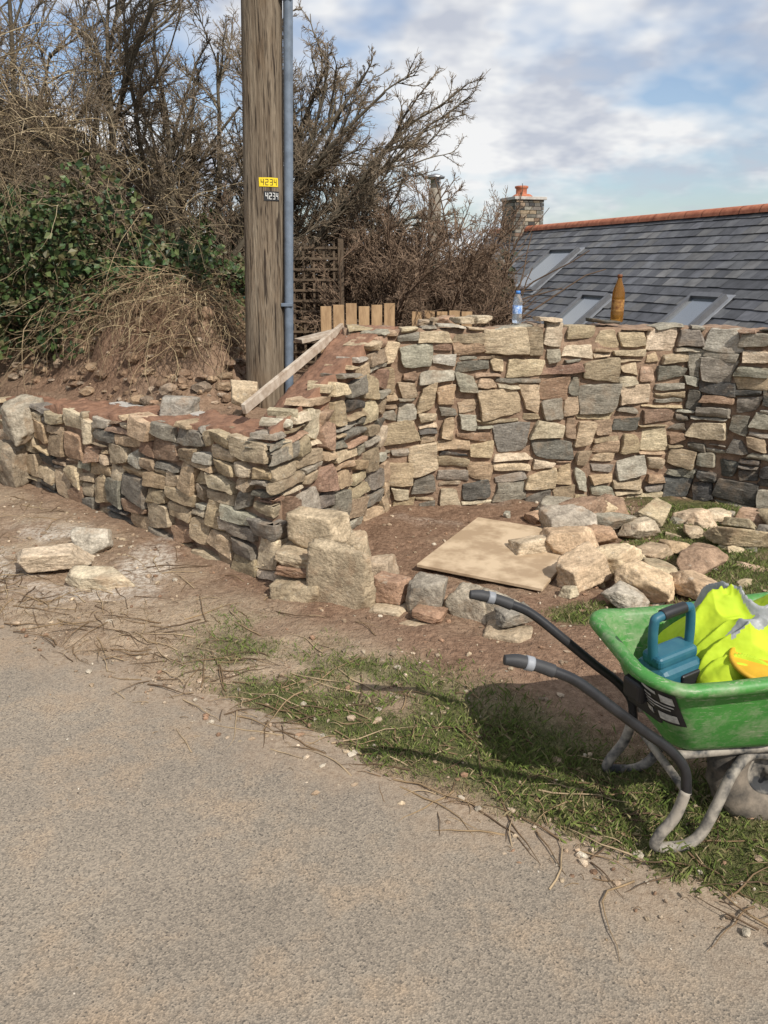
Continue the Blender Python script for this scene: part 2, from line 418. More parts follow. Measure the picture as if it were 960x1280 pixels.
# ------------------------------------------------------------ rocks
def ico(n):
    import bmesh
    bm=bmesh.new(); bmesh.ops.create_icosphere(bm,subdivisions=n,radius=1); V=np.array([v.co[:] for v in bm.verts]); F=np.array([[v.index for v in f.verts] for f in bm.faces]); bm.free()
    V/=np.linalg.norm(V,axis=1,keepdims=True); return V,F
ICO={k:ico(k) for k in (1,2,3,5)}
def rockV(size,seed,lvl=5,rough=.030,cuts=9,boxy=.16):
    r=R(seed); D,F=ICO[lvl]
    pl=[];ds=[]
    for a in range(3):
        for s in (-1,1):
            n=np.zeros(3);n[a]=s;n+=r.normal(0,boxy,3);n/=np.linalg.norm(n);pl.append(n);ds.append(r.uniform(.82,1.))
    for k in range(cuts):
        n=r.normal(0,1,3);n/=np.linalg.norm(n);pl.append(n);ds.append(r.uniform(.95,1.28))
    pl=np.array(pl);ds=np.array(ds)
    q=D@pl.T; rr=np.where(q>1e-3,ds/np.maximum(q,1e-3),9)
    k=60.; rad_=-np.log(np.sum(np.exp(-k*rr),axis=1))/k
    V=D*rad_[:,None]
    V*=1+(rough*2*fbm(V*2.3+seed,seed,4)+rough*.8*fbm(V*9+seed,seed,2))[:,None]
    return V*np.array(size)/2,F
def put(V,rx,ry,rz,c):
    M=np.array(Matrix.Rotation(rz,3,'Z')@Matrix.Rotation(ry,3,'Y')@Matrix.Rotation(rx,3,'X')); return V@M.T+np.array(c)
PAL2=(.62,.20,.03,.15)
def rock_obj(name,x,y,sx,sy,sz,rz=0,seed=1,z=None,tilt=(0,0),parent=None,W=PAL2,cuts=9,boxy=.16,col=None,bright=1.):
    V,F=rockV((sx,sy,sz),seed,5,cuts=cuts,boxy=boxy); V=put(V,tilt[0],tilt[1],rz,(0,0,0))
    if z is None: z=float(height(np.array([x]),np.array([y]))[0])-.014
    V[:,2]-=V[:,2].min(); V+=np.array([x,y,z])
    c=pal(R(seed+99),W) if col is None else np.array(col)
    return mesh(name,V,F,np.tile(np.minimum(c*bright,.62),(len(V),1)),M_rock,parent=parent)
stub=[
(-.40,3.80,-.03,.30,.22,.16,-.45,(.36,.29,.2)),
(-.41,3.83,.125,.20,.18,.06,-.5,(.30,.19,.13)),
(-.42,3.87,.18,.22,.2,.07,-.45,(.38,.31,.22)),
(-.33,3.92,.24,.29,.17,.19,-.45,(.42,.34,.24)),
(-.17,4.0,-.02,.20,.22,.30,-.3,(.42,.34,.24)),
(-.205,3.66,-.03,.31,.085,.37,-.50,(.38,.31,.22)),
(-.03,3.86,.0,.17,.2,.22,-.3,(.33,.26,.19)),
(.02,3.60,-.03,.20,.17,.10,-.4,(.44,.36,.26)),
(.03,3.66,.06,.17,.13,.13,-.5,(.31,.20,.14)),
(.20,3.58,.03,.18,.16,.18,-.4,(.26,.23,.19)),
(.19,3.44,-.03,.27,.15,.08,-.45,(.38,.30,.21)),
(.20,3.46,.05,.15,.10,.05,-.35,(.30,.19,.13)),
(.33,3.58,-.02,.14,.15,.13,-.2,(.33,.23,.16)),
(.40,3.50,-.02,.22,.13,.21,-.6,(.38,.33,.26)),
(.52,3.44,-.02,.19,.13,.19,-.3,(.34,.30,.24)),
(.53,3.29,-.03,.26,.14,.12,-.5,(.35,.28,.2)),
(.57,3.33,.09,.17,.12,.07,.3,(.22,.20,.17)),
(.37,3.33,-.03,.22,.12,.06,-.45,(.33,.26,.18)),
(.66,3.20,-.03,.20,.12,.06,-.5,(.33,.25,.17)),
]
for k,(x,y,z,a,b,c,rz,col) in enumerate(stub):
    rock_obj('footing_stone',x,y,a,b,c,rz,300+k*3,z=z,parent=stonewall,col=col,cuts=6,boxy=.10,tilt=(0,.06*((k%3)-1)))
rock_obj('end_boulder',-2.60,5.86,.30,.24,.26,-.7,41,z=.36,parent=stonewall,col=(.34,.30,.24),boxy=.2)
rock_obj('end_boulder',-2.72,5.93,.28,.24,.36,-.7,47,z=.0,parent=stonewall,col=(.27,.225,.17),boxy=.2)
for k,(x,y,z,a,b,c,col) in enumerate([(-1.24,4.98,.69,.24,.16,.15,(.28,.26,.23)),(-.82,4.90,.76,.17,.14,.16,(.46,.37,.26)),
   (.52,5.52,1.225,.16,.12,.05,(.36,.3,.22)),(.62,5.58,1.225,.18,.14,.055,(.42,.36,.27)),(.40,5.62,1.22,.12,.12,.05,(.3,.2,.14)),(.28,5.5,1.22,.2,.14,.04,(.34,.27,.2))]):
    rock_obj('loose_stone',x,y,a,b,c,.3*k,60+k,z=z,col=col)
rub=[(1.12,5.08,.28,.2,.12),(1.28,4.95,.32,.22,.13),(1.10,4.66,.33,.26,.18),(1.29,4.72,.30,.22,.13),(1.02,4.30,.30,.25,.20),(1.40,4.98,.28,.2,.12),
(1.50,4.64,.22,.18,.12),(1.00,3.90,.28,.22,.18),(1.18,4.02,.24,.20,.18),(1.40,3.95,.28,.20,.12),(1.28,3.76,.28,.22,.14),(1.70,4.15,.28,.2,.10),(1.67,4.90,.26,.2,.13),
(1.93,4.93,.20,.16,.10),(2.08,4.95,.2,.15,.10),(2.15,4.75,.24,.16,.09),(2.02,4.48,.3,.2,.12),(1.48,4.32,.22,.17,.10),(1.62,4.42,.15,.13,.08),(1.22,4.45,.2,.16,.12),
(2.3,4.9,.22,.2,.12),(2.25,4.55,.2,.2,.10),(1.85,4.7,.16,.12,.07),(1.33,4.28,.2,.16,.09),(1.5,3.72,.22,.2,.12),(.97,4.98,.18,.14,.09),(1.14,3.62,.2,.16,.1),(2.45,4.7,.3,.24,.15),(1.18,4.85,.24,.2,.18)]
rs=R(777)
for k in range(46):
    rub.append((rs.uniform(.75,2.3),rs.uniform(3.6,5.15),rs.uniform(.04,.12),rs.uniform(.04,.09),rs.uniform(.02,.06)))
for k,(x,y,a,b,c) in enumerate(rub):
    rr=R(k+5); rock_obj('rubble_stone',x,y,a,b*.9,c*.85,rr.uniform(0,3.1),500+k*7,tilt=(rr.uniform(-.25,.25),rr.uniform(-.25,.25)),bright=1.15,W=(.66,.19,0,.15),boxy=.24)
for k,(x,y,a,b,c,rz,col) in enumerate([(-1.80,4.18,.34,.22,.13,.3,(.5,.41,.31)),(-1.66,4.48,.2,.15,.12,.1,(.42,.38,.32)),(-1.46,3.95,.27,.15,.09,-.1,(.5,.43,.32))]):
    rock_obj('loose_stone',x,y,a,b,c,rz,800+k,col=col,boxy=.25)
rock_obj('loose_stone',.82,4.30,.28,.16,.08,.3,871,z=.075,col=(.5,.41,.3))
def gravel(name,n,seed,sampler,smin,smax,cols,lvl=1):
    r=R(seed); D,F=ICO[lvl]; xy=sampler(r,n); n=len(xy)
    s=smin+(smax-smin)*r.rand(n)**3.5
    z=np.maximum(height(xy[:,0],xy[:,1]),np.where(edge(xy[:,0],xy[:,1])<.05,0,-9))
    sc=s[:,None]*r.uniform(.5,1.2,(n,3))*np.array([1,1,.6])
    jit=1+r.uniform(-.22,.22,(n,len(D),1))
    a=r.uniform(0,6.28,n); V=D[None]*jit*sc[:,None,:]
    ca,sa=np.cos(a)[:,None],np.sin(a)[:,None]
    V=np.stack([V[...,0]*ca-V[...,1]*sa,V[...,0]*sa+V[...,1]*ca,V[...,2]],-1)
    V+=np.stack([xy[:,0],xy[:,1],z+s*.2],-1)[:,None,:]
    FF=(F[None]+(np.arange(n)*len(D))[:,None,None]).reshape(-1,3)
    c=np.array(cols)[r.randint(len(cols),size=n)]*r.uniform(.7,1.3,(n,1))
    mesh(name,V.reshape(-1,3),FF,np.repeat(c,len(D),0),M_rock,smooth=False)
def s_verge(r,n):
    x=r.uniform(-3,3,n*3);y=r.uniform(1.3,5.6,n*3);e=edge(x,y)
    dens=np.where(e<-.15,.04,np.where(e<.12,1.,.55))*(.5+.5*fbm(np.stack([x*1.5,y*1.5,0*x],-1),77))*sst(-.7,-.1,e)
    b1=(x+.55)*.692+(y-3.92)*.722; b2=-((x+.55)*.915-(y-3.92)*.403)
    ok=(r.rand(n*3)<dens)&~((b1>-.02)&(b2>-.02)); return np.stack([x,y],-1)[ok][:n]
gravel('gravel',7000,3,s_verge,.002,.018,[(.35,.28,.20),(.40,.32,.24),(.28,.21,.15),(.24,.15,.10),(.42,.37,.30)])
def s_road(r,n):
    x=r.uniform(-2,2,n);y=r.uniform(.9,3,n);e=edge(x,y); ok=(e<-.1); return np.stack([x,y],-1)[ok]
gravel('road_grit',700,4,s_road,.0012,.006,[(.2,.15,.1),(.5,.46,.4),(.3,.2,.12),(.12,.1,.09)])
def s_bank(r,n):
    x=r.uniform(-3.2,-.9,n);y=r.uniform(5,7.2,n);b1=(x+.55)*.692+(y-3.92)*.722; return np.stack([x,y],-1)[(b1>.4)&(b1<2)]
gravel('bank_stones',1500,6,s_bank,.006,.075,[(.21,.14,.095),(.25,.18,.12),(.18,.12,.08),(.27,.21,.16)],2)

# ------------------------------------------------------------ board + planks
M_ply=pm('plywood',(.34,.245,.155),(.52,.40,.27),5,.75,.4,.002,60,stretch=(1,1,1),lo=.42,hi=.58)
bz=float(height(np.array([.68]),np.array([4.3]))[0])
box('plywood_board',(.675,4.30,bz+.045),(.68,.88,.018),M_ply,rot=(Matrix.Rotation(-.48,3,'Z')@Matrix.Rotation(rad(1.2),3,'X')@Matrix.Rotation(rad(1),3,'Y')),bev=.003)
M_plank=pm('sawn_timber',(.30,.23,.17),(.50,.43,.35),9,.8,.4,.003,50,stretch=(2,2,2))
ra=math.atan2(RT[1],RT[0])
p=C0+RT*.88+Rn*-.338
box('formwork_board',(p[0],p[1],.80+.42*(.88+.03)/1.42-.028),(1.22,.024,.055),M_plank,rot=Matrix.Rotation(ra,3,'Z')@Matrix.Rotation(-math.atan(.42/1.42),3,'Y'),bev=.002,parent=stonewall)

# ------------------------------------------------------------ bottles
def glassm(name,col,rough,tr,alpha=None):
    m,nt,b=newmat(name); b.inputs['Base Color'].default_value=(*col,1); b.inputs['Roughness'].default_value=rough; b.inputs['Transmission Weight'].default_value=tr; b.inputs['IOR'].default_value=1.33
    return m
M_cl=glassm('clear_plastic',(.86,.93,1.),.05,.9); M_am=glassm('amber_plastic',(.50,.24,.05),.08,.75)
M_lab=pm('blue_label',(.05,.18,.5),(.6,.7,.85),60,.4,0); M_labr=pm('brown_label',(.14,.05,.02),(.40,.22,.07),50,.4,0)
def plain(name,c,rough=.5,metal=0,var=.12,bs=0.,scale=14,bscale=80):
    c=np.array(c); return pm(name,tuple(c*(1-var)),tuple(np.minimum(c*(1+var),1)),scale,rough,bs,.002,bscale,metal=metal)
M_bcap=plain('blue_cap',(.05,.2,.55)); M_ocap=plain('brown_cap',(.16,.06,.025))
e1=empty('water_bottle')
lathe('bottle_body',[(.026,0),(.031,.004),(.031,.05),(.029,.055),(.031,.06),(.031,.11),(.029,.114),(.031,.12),(.030,.14),(.024,.16),(.014,.178),(.012,.185)],None,(.86,5.47,1.237),e1,mats=[M_cl,M_lab],mi=[0,0,0,0,1,0,0,0,0,0,0,0])
lathe('bottle_cap',[(.0145,0),(.0145,.018),(.012,.02)],M_bcap,(.86,5.47,1.237+.182),e1)
e2=empty('amber_drink_bottle')
lathe('bottle_body',[(.034,0),(.041,.006),(.042,.06),(.040,.065),(.041,.07),(.041,.145),(.0415,.15),(.040,.18),(.033,.215),(.020,.25),(.014,.27),(.013,.285)],None,(1.53,5.56,1.237),e2,mats=[M_am,M_labr],mi=[0,0,0,0,1,0,0,0,0,0,0,0])
lathe('bottle_cap',[(.016,0),(.016,.018),(.014,.021)],M_ocap,(1.53,5.56,1.237+.281),e2)

# ------------------------------------------------------------ pole
def polemat():
    m,nt,b=newmat('weathered_pole_wood'); v=coords(nt,(1,1,.06)); v1=coords(nt,(1,1,.35))
    crack=noise(nt,v,34,3,.8)
    c=mixc(nt,rng(nt,noise(nt,v,22,4,.8),.35,.65),(.10,.073,.05),(.255,.205,.15))
    c=mixc(nt,rng(nt,crack,.55,.61,0,.92),c,(.028,.02,.015))
    c=mixc(nt,rng(nt,noise(nt,v1,6,4,.7),.5,.7,0,.6),c,(.19,.13,.08))
    nt.links.new(c,b.inputs['Base Color']); b.inputs['Roughness'].default_value=.85; b.inputs['Specular IOR Level'].default_value=.2
    n1=bump(nt,b,crack,1.,.02); bump(nt,b,noise(nt,v,90,3,.6),.8,.006,n1); return m
pole=empty('telegraph_pole')
pz=.6; PY=5.55
def PXf(z): return -.80+.030*(z-.6)
tube('pole_shaft',[(PXf(z),PY,z) for z in (pz,2.5,5,8.5)],[.130,.124,.117,.108],polemat(),pole,40,n=48)
M_cond=plain('grey_conduit',(.13,.16,.205),.45,var=.2,bs=.1)
tube('cable_conduit',[(PXf(z)+.160,PY-.035,z) for z in (pz-.05,3,5,8)],.029,M_cond,pole,20)
M_yel=plain('yellow_tag',(.75,.55,.02),.45); M_blk=plain('black_plastic',(.018,.018,.02),.45); M_wh=plain('white_paint',(.78,.78,.76),.6)
def tag(zc,w,h,mat,tm,txt,ang0):
    r0=.1285; V=[];F=[]; PX=PXf(zc)
    n=8; ac_=w/r0
    for k in range(n+1):
        a=ang0-ac_/2+ac_*k/n
        for z in (-h/2,h/2): V.append((PX+r0*math.cos(a),PY+r0*math.sin(a),zc+z))
    F=[[2*k,2*k+2,2*k+3,2*k+1] for k in range(n)]
    mesh('number_tag',V,F,None,mat,parent=pole)
    SEG={'4':'bfgc','2':'abged','3':'abgcd','1':'bc'}
    L=len(txt); dw=w/(L+.6); 
    S={'a':(0,1,1,1),'b':(1,1,1,.5),'c':(1,.5,1,0),'d':(0,0,1,0),'e':(0,.5,0,0),'f':(0,1,0,.5),'g':(0,.5,1,.5)}
    for i,ch in enumerate(txt):
        for sname in SEG[ch]:
            x0,y0,x1,y1=S[sname]; cw=dw*.55; chh=h*.62
            cx=-w/2+dw*(i+.8); 
            px0=cx+(x0-.5)*cw;px1=cx+(x1-.5)*cw;py0=(y0-.5)*chh;py1=(y1-.5)*chh; tk=.0032
            q=[(min(px0,px1)-tk/2,min(py0,py1)-tk/2),(max(px0,px1)+tk/2,min(py0,py1)-tk/2),(max(px0,px1)+tk/2,max(py0,py1)+tk/2),(min(px0,px1)-tk/2,max(py0,py1)+tk/2)]
            mesh('digit_stroke',[(PX+(r0+.0025)*math.cos(ang0+a/r0),PY+(r0+.0025)*math.sin(ang0+a/r0),zc+b) for a,b in q],[[0,1,2,3]],None,tm,parent=pole)
a0=-math.pi/2+.40
tag(2.085,.125,.052,M_yel,M_blk,'4234',a0+.0)
tag(2.005,.105,.055,M_blk,M_wh,'4234',a0+.15)
for zz in (1.35,3.1):
    box('conduit_clip',(PXf(zz)+.15,PY-.05,zz),(.075,.045,.022),M_cond,bev=.004,parent=pole)

# ------------------------------------------------------------ vegetation
def grow(S,D,L,K,wig,grav,r):
    D=D/np.linalg.norm(D,axis=1,keepdims=True); P=[S]; p=S
    for k in range(K):
        D=D+r.normal(0,wig,D.shape); D[:,2]+=grav; D/=np.linalg.norm(D,axis=1,keepdims=True)
        p=p+D*(L/K)[:,None]; P.append(p)
    return np.stack(P,1)
def kids(P,n,spread,r,t0=.2):
    Nn,K,_=P.shape; b=np.repeat(np.arange(Nn),n); tt=r.uniform(t0,1,len(b))*(K-1.001); i=tt.astype(int); f=(tt-i)[:,None]
    s=P[b,i]*(1-f)+P[b,i+1]*f; d=P[b,i+1]-P[b,i]; d/=np.linalg.norm(d,axis=1,keepdims=True)+1e-9
    q=r.normal(0,1,d.shape); q-=d*np.sum(q*d,1,keepdims=True); q/=np.linalg.norm(q,axis=1,keepdims=True)
    sp=spread*r.uniform(.5,1.3,(len(b),1)); return s,d+q*sp,b,tt/(K-1)
def bush(name,S,D,L,rads,ns,lf,spreads,wigs,gravs,seed,cols,mat,keep=None,parent=None):
    r=R(seed); acc=Acc(); P=grow(S,D,L,9,wigs[0],gravs[0],r)
    V,F=tubes(P,np.full(len(P),rads[0][0]),np.full(len(P),rads[0][1]),6); acc.add(V,F,cols[0])
    Lc=L
    for k in range(len(ns)):
        s,d,b,tt=kids(P,ns[k],spreads[k],r,.12); Lc=Lc[b]*lf[k]*r.uniform(.5,1.25,len(b))*(1.15-.5*tt)
        if keep is not None:
            m=keep(s); s,d,Lc=s[m],d[m],Lc[m]
        P=grow(s,d,Lc,(7,6,5,4)[k],wigs[k+1],gravs[k+1],r)
        n=len(P); cc=np.array(cols[min(k+1,len(cols)-1)])[None]*r.uniform(.65,1.4,(n,1))
        V,F=tubes(P,np.full(n,rads[k+1][0]),np.full(n,rads[k+1][1]),4 if k==0 else 3)
        acc.add(V,F,np.repeat(cc,len(V)//n,0))
    return acc.out(name,mat,parent=parent)
M_bark=pm('bark',(.8,.8,.8),(1.15,1.15,1.15),18,.9,0,.004,60,attr=True,spec=.15)
r=R(12)
def fan(n,c,rad_,ax0,ax1,tilt0,tilt1,r):
    S=np.stack([c[0]+r.uniform(-rad_,rad_,n),c[1]+r.uniform(-rad_,rad_,n),np.full(n,c[2])],-1)
    az=r.uniform(ax0,ax1,n);ti=r.uniform(tilt0,tilt1,n)
    D=np.stack([np.cos(az)*np.sin(ti),np.sin(az)*np.sin(ti),np.cos(ti)],-1); return S,D
tcol=[(.09,.075,.055),(.12,.10,.072),(.16,.13,.093),(.20,.155,.112),(.23,.18,.128)]
TR=[(.040,.011),(.012,.0045),(.0055,.0024),(.003,.0015),(.002,.0011)]
S,D=fan(14,(-2.0,8.0,1.05),.35,-.6,3.7,.15,1.1,r)
S2,D2=fan(16,(-1.55,8.0,1.05),.35,-.45,.40,.30,.98,r)
S=np.vstack([S,S2]);D=np.vstack([D,D2])
bush('bare_hawthorn_tree',S,D,np.r_[r.uniform(2.2,3.2,14),r.uniform(2.0,2.75,16)],TR,[13,10,7,3],[.34,.38,.5,.6],[.6,.7,.8,.9],[.07,.12,.16,.18,.18],[-.01,.0,.0,.0,.0],31,tcol,M_bark,keep=lambda s:(s[:,1]>6.4))
S,D=fan(11,(-3.9,8.6,1.1),.7,0,6.28,.1,.7,r)
bush('bare_hedge_tree',S,D,r.uniform(2.6,3.8,len(S)),TR,[12,9,6,3],[.34,.38,.5,.6],[.6,.7,.8,.9],[.08,.11,.15,.18,.18],[.02,.02,.02,.01,0],33,tcol,M_bark,keep=lambda s:(s[:,1]>6.4))
scol=[(.11,.075,.052),(.145,.098,.069),(.18,.125,.086),(.22,.155,.109)]
SR=[(.014,.005),(.005,.0030),(.0036,.0024),(.0026,.0016)]
S,D=fan(130,(.14,8.5,.60),.60,0,6.28,.02,.92,r)
bush('twiggy_shrub',S,D,r.uniform(1.15,1.85,len(S)),SR,[11,8,5],[.34,.40,.5],[.75,.85,1.],[.11,.16,.2,.22],[-.015,.0,.0,.0],35,scol,M_bark,keep=lambda s:s[:,0]<1.30)
S,D=fan(40,(.86,8.9,.40),.36,0,6.28,.02,.70,r)
bush('twiggy_shrub',S,D,r.uniform(.95,1.45,len(S)),SR,[10,7,5],[.34,.40,.5],[.75,.85,1.],[.11,.16,.2,.22],[-.01,.0,.0,.0],36,scol,M_bark,keep=lambda s:s[:,0]<1.30)
def brambles():
    r=R(50); acc=Acc()
    n=3300
    S=np.stack([r.uniform(-5.6,-1.5,n),r.uniform(6.9,8.6,n),r.uniform(1.2,3.6,n)],-1)
    lim=3.7-.95*np.maximum(0,S[:,0]+3.1)-.25*(8.6-S[:,1])
    S=S[S[:,2]<lim]; n=len(S)
    D=r.normal(0,1,(n,3)); D[:,2]=np.abs(D[:,2])*.8+.1; D[:,1]-=.2
    P=grow(S,D,r.uniform(.5,1.5,n),9,.16,-.17,r)
    c=np.array([(.34,.26,.16),(.20,.15,.095),(.46,.37,.24),(.13,.095,.065)])[r.randint(4,size=n)]*r.uniform(.7,1.2,(n,1))
    V,F=tubes(P,r.uniform(.003,.005,n),np.full(n,.0015),3); acc.add(V,F,np.repeat(c,len(V)//n,0))
    s,d,b,tt=kids(P,3,.9,r); Q=grow(s,d,r.uniform(.1,.3,len(s)),4,.25,-.05,r); m=len(Q)
    V,F=tubes(Q,np.full(m,.0022),np.full(m,.001),3); acc.add(V,F,np.repeat(c[b],len(V)//m,0))
    n=3400; x=r.uniform(-3.6,-1.0,n); y=r.uniform(5.7,7.1,n)
    ok=((x+.55)*.692+(y-3.92)*.722>.65); x,y=x[ok],y[ok]; n=len(x)
    S=np.stack([x,y,height(x,y)+r.uniform(.0,.22,n)],-1); D=np.stack([r.normal(0,.6,n),-np.abs(r.normal(.8,.3,n)),r.uniform(-.1,.5,n)],-1)
    P=grow(S,D,r.uniform(.15,.7,n),7,.22,-.18,r)
    for k in range(P.shape[1]):
        P[:,k,2]=np.maximum(P[:,k,2],height(P[:,k,0],P[:,k,1])+.005)
    c=np.array([(.34,.25,.15),(.2,.13,.08),(.42,.33,.2),(.12,.08,.05)])[r.randint(4,size=n)]*r.uniform(.7,1.2,(n,1))
    V,F=tubes(P,r.uniform(.0015,.0038,n),np.full(n,.001),3); acc.add(V,F,np.repeat(c,len(V)//n,0))
    acc.out('bramble_hedge',M_bark)
brambles()
def leafm(name,base,rough=.5):
    m,nt,b=newmat(name); a=N(nt,'ShaderNodeAttribute'); a.attribute_name='Col'
    nt.links.new(a.outputs['Color'],b.inputs['Base Color']); b.inputs['Roughness'].default_value=rough; b.inputs['Specular IOR Level'].default_value=.3
    return m
M_leaf=leafm('leaf','x')
def leaves(name,C,size,cols,seed,parent=None):
    r=R(seed); n=len(C); nr=r.normal(0,1,(n,3)); nr[:,1]-=.7; nr[:,2]+=.6; nr/=np.linalg.norm(nr,axis=1,keepdims=True)
    A=np.cross(nr,r.normal(0,1,(n,3))); A/=np.linalg.norm(A,axis=1,keepdims=True); B=np.cross(nr,A)
    s=(size*r.uniform(.6,1.3,n))[:,None]
    V=np.stack([C-A*s*.5,C+B*s*.42+nr*s*.1,C+A*s*.6,C-B*s*.42+nr*s*.1],1)
    c=np.array(cols)[r.randint(len(cols),size=n)]*r.uniform(.6,1.35,(n,1))
    mesh(name,V.reshape(-1,3),np.arange(n*4).reshape(n,4),np.repeat(c,4,0),M_leaf,smooth=False,parent=parent)
r=R(70); n=42000
C=np.stack([r.uniform(-4.6,-1.10,n),r.uniform(6.40,8.2,n),r.uniform(.9,2.6,n)],-1)
gz=height(C[:,0],C[:,1]); top=1.92+.5*vn(C*np.array([1.4,1.4,0])+3,3)-.30*np.maximum(0,C[:,0]+2.0)
m=(C[:,2]>gz+.10*(C[:,1]<6.8))&(C[:,2]<top)&(fbm(C*2.2,9,3)>-.14); C=C[m]
leaves('ivy',C,.054,[(.035,.065,.02),(.05,.085,.025),(.025,.05,.018),(.08,.10,.035),(.10,.09,.04)],71)
n=16000; C=np.stack([r.uniform(-7,-2.3,n),r.uniform(8.8,10.2,n),r.uniform(.8,3.4,n)],-1)
m=(C[:,2]<3.3-.7*np.maximum(0,C[:,0]+3.8)+.5*vn(C*np.array([1.2,1.2,0]),4)); C=C[m]
leaves('hedge_foliage',C,.11,[(.03,.04,.018),(.045,.045,.022),(.06,.05,.03)],72)
n=9000; C=np.stack([r.uniform(-2.6,1.5,n),r.uniform(9.6,10.6,n),r.uniform(.3,1.95,n)],-1)
m=(C[:,2]<1.60+.35*vn(C*np.array([1.2,1.2,0]),4)); C=C[m]
leaves('hedge_foliage',C,.10,[(.03,.035,.018),(.05,.045,.025),(.07,.05,.03)],73)
def grass():
    r=R(80); n=290000
    x=r.uniform(-1.1,3.6,n);y=r.uniform(.9,5.3,n); m=r.rand(n)<grassmask(x,y)*.85; 
    x,y=x[m],y[m]; n=len(x); z=height(x,y)-.003
    hgt=r.uniform(.008,.032,n)*(.7+.6*(fbm(np.stack([x*5,y*5,0*x],-1),6)+.5)); w=r.uniform(.0010,.0022,n)
    a=r.uniform(0,6.28,n); lean=r.uniform(.1,1.2,n)*hgt; b=r.uniform(0,6.28,n)
    dx,dy=np.cos(a)*w,np.sin(a)*w; lx,ly=np.cos(b)*lean,np.sin(b)*lean
    V=np.stack([np.stack([x-dx,y-dy,z],-1),np.stack([x+dx,y+dy,z],-1),np.stack([x+dx*.6+lx*.4,y+dy*.6+ly*.4,z+hgt*.65],-1),np.stack([x+lx,y+ly,z+hgt],-1)],1)
    c=np.array([(.10,.14,.035),(.14,.175,.045),(.17,.195,.06),(.25,.22,.11),(.32,.26,.15)])[r.choice(5,size=n,p=[.29,.32,.20,.11,.08])]*r.uniform(.7,1.2,(n,1))
    mesh('grass',V.reshape(-1,3),np.arange(n*4).reshape(n,4),np.repeat(c,4,0),M_leaf,smooth=False)
grass()
def litter():
    r=R(90); acc=Acc(); n=1900
    tt=r.uniform(-2.6,2.2,n); e=r.normal(.16,.14,n); e=np.where(r.rand(n)<.4,r.uniform(-.05,1.4,n),e)
    x=tt; y=2.35-.68*x+e*1.209
    b1=(x+.55)*.692+(y-3.92)*.722; m=b1<-.05; x,y=x[m],y[m]; n=len(x)
    S=np.stack([x,y,0*x],-1); an=r.normal(-.6,.7,n)+np.pi*(r.rand(n)<.5); D=np.stack([np.cos(an),np.sin(an),0*an],-1)
    L=.02+.34*r.rand(n)**4; P=grow(S,D,L,7,.16,0,r)
    lift=r.uniform(.001,.012,n)
    for k in range(P.shape[1]):
        zz=height(P[:,k,0],P[:,k,1]); zz=np.maximum(zz,np.where(edge(P[:,k,0],P[:,k,1])<.08,.0,-9)); P[:,k,2]=zz+.002+lift*math.sin(math.pi*k/7)
    c=np.array([(.27,.19,.11),(.18,.12,.07),(.36,.27,.17),(.12,.08,.05)])[r.randint(4,size=n)]
    V,F=tubes(P,np.minimum(.0008+L*.011,.0036),np.full(n,.0007),4); acc.add(V,F,np.repeat(c,len(V)//n,0))
    acc.out('dry_twigs',M_bark)
litter()

# ------------------------------------------------------------ things behind
M_oldw=pm('fence_wood',(.27,.17,.09),(.42,.28,.155),8,.8,.3,.003,50,stretch=(5,5,1))
fe=empty('timber_fence')
for k in range(6):
    box('board',(-.48+k*.105,7.0,1.0+.012*(k%3)),(.088,.02,.54),M_oldw,.05,bev=.002,parent=fe)
for k in range(5):
    box('board',(.28+k*.105,7.15,.95+.008*(k%2)),(.088,.02,.54),M_oldw,-.05,bev=.002,parent=fe)
box('rail',(-.2,7.03,.95),(.7,.03,.07),M_oldw,.05,parent=fe); box('rail',(.5,7.18,.92),(.7,.03,.07),M_oldw,-.05,parent=fe)
box('loose_plank',(-.42,6.35,1.10),(.50,.14,.03),M_plank,rot=Matrix.Rotation(.5,3,'Z')@Matrix.Rotation(-.18,3,'Y'),bev=.003)
tr=empty('garden_trellis'); M_tr=plain('trellis_wood',(.10,.07,.045),.8,var=.25)
for k in range(7): box('upright_slat',(-.98+k*.09,7.6,1.25),(.02,.012,1.1),M_tr,parent=tr)
for k in range(12): box('cross_slat',(-.71,7.585,.75+k*.09),(.60,.012,.02),M_tr,parent=tr)
box('frame_post',(-1.04,7.6,1.2),(.05,.05,1.25),M_tr,parent=tr,bev=.004); box('frame_post',(-.38,7.6,1.2),(.05,.05,1.25),M_tr,parent=tr,bev=.004)
gb=empty('garden_storage_box'); M_gr=plain('green_paint',(.03,.11,.09),.5)
box('bin_body',(-1.55,8.0,1.0),(.9,.5,.55),M_gr,.1,bev=.01,parent=gb); box('bin_lid',(-1.55,7.99,1.30),(.96,.56,.05),M_gr,.1,bev=.01,parent=gb)
for k in range(8): box('cladding_batten',(-1.95+k*.112,7.73+k*.011,1.0),(.02,.02,.5),M_gr,.1,parent=gb)

# ------------------------------------------------------------ house
house=empty('slate_roofed_house')
P0=np.array([5.8,13.3,2.4]); rd=np.array([-.3,.954,0]); rd/=np.linalg.norm(rd); pp=np.array([-rd[1],rd[0],0]); 
SL=.8; sd=np.array([pp[0],pp[1],-SL]); sl=np.linalg.norm(sd); sd/=sl; nr=np.cross(rd,sd); nr=nr if nr[2]>0 else -nr
pp2=-pp; sd2=np.array([pp2[0],pp2[1],-SL])/sl; nr2=np.array([pp2[0]*SL,pp2[1]*SL,1])/sl
def RF(a,s,o,side=0):
    a=np.asarray(a)[...,None];s=np.asarray(s)[...,None];o=np.asarray(o)[...,None]
    return P0+rd*a+(sd2 if side else sd)*s+(nr2 if side else nr)*o
A0,A1,SM=-9.,9.6,4.7
wins=[(1.80,2.62,.38,.45),(-.95,2.45,.33,.40),(4.75,1.50,.52,.60)]
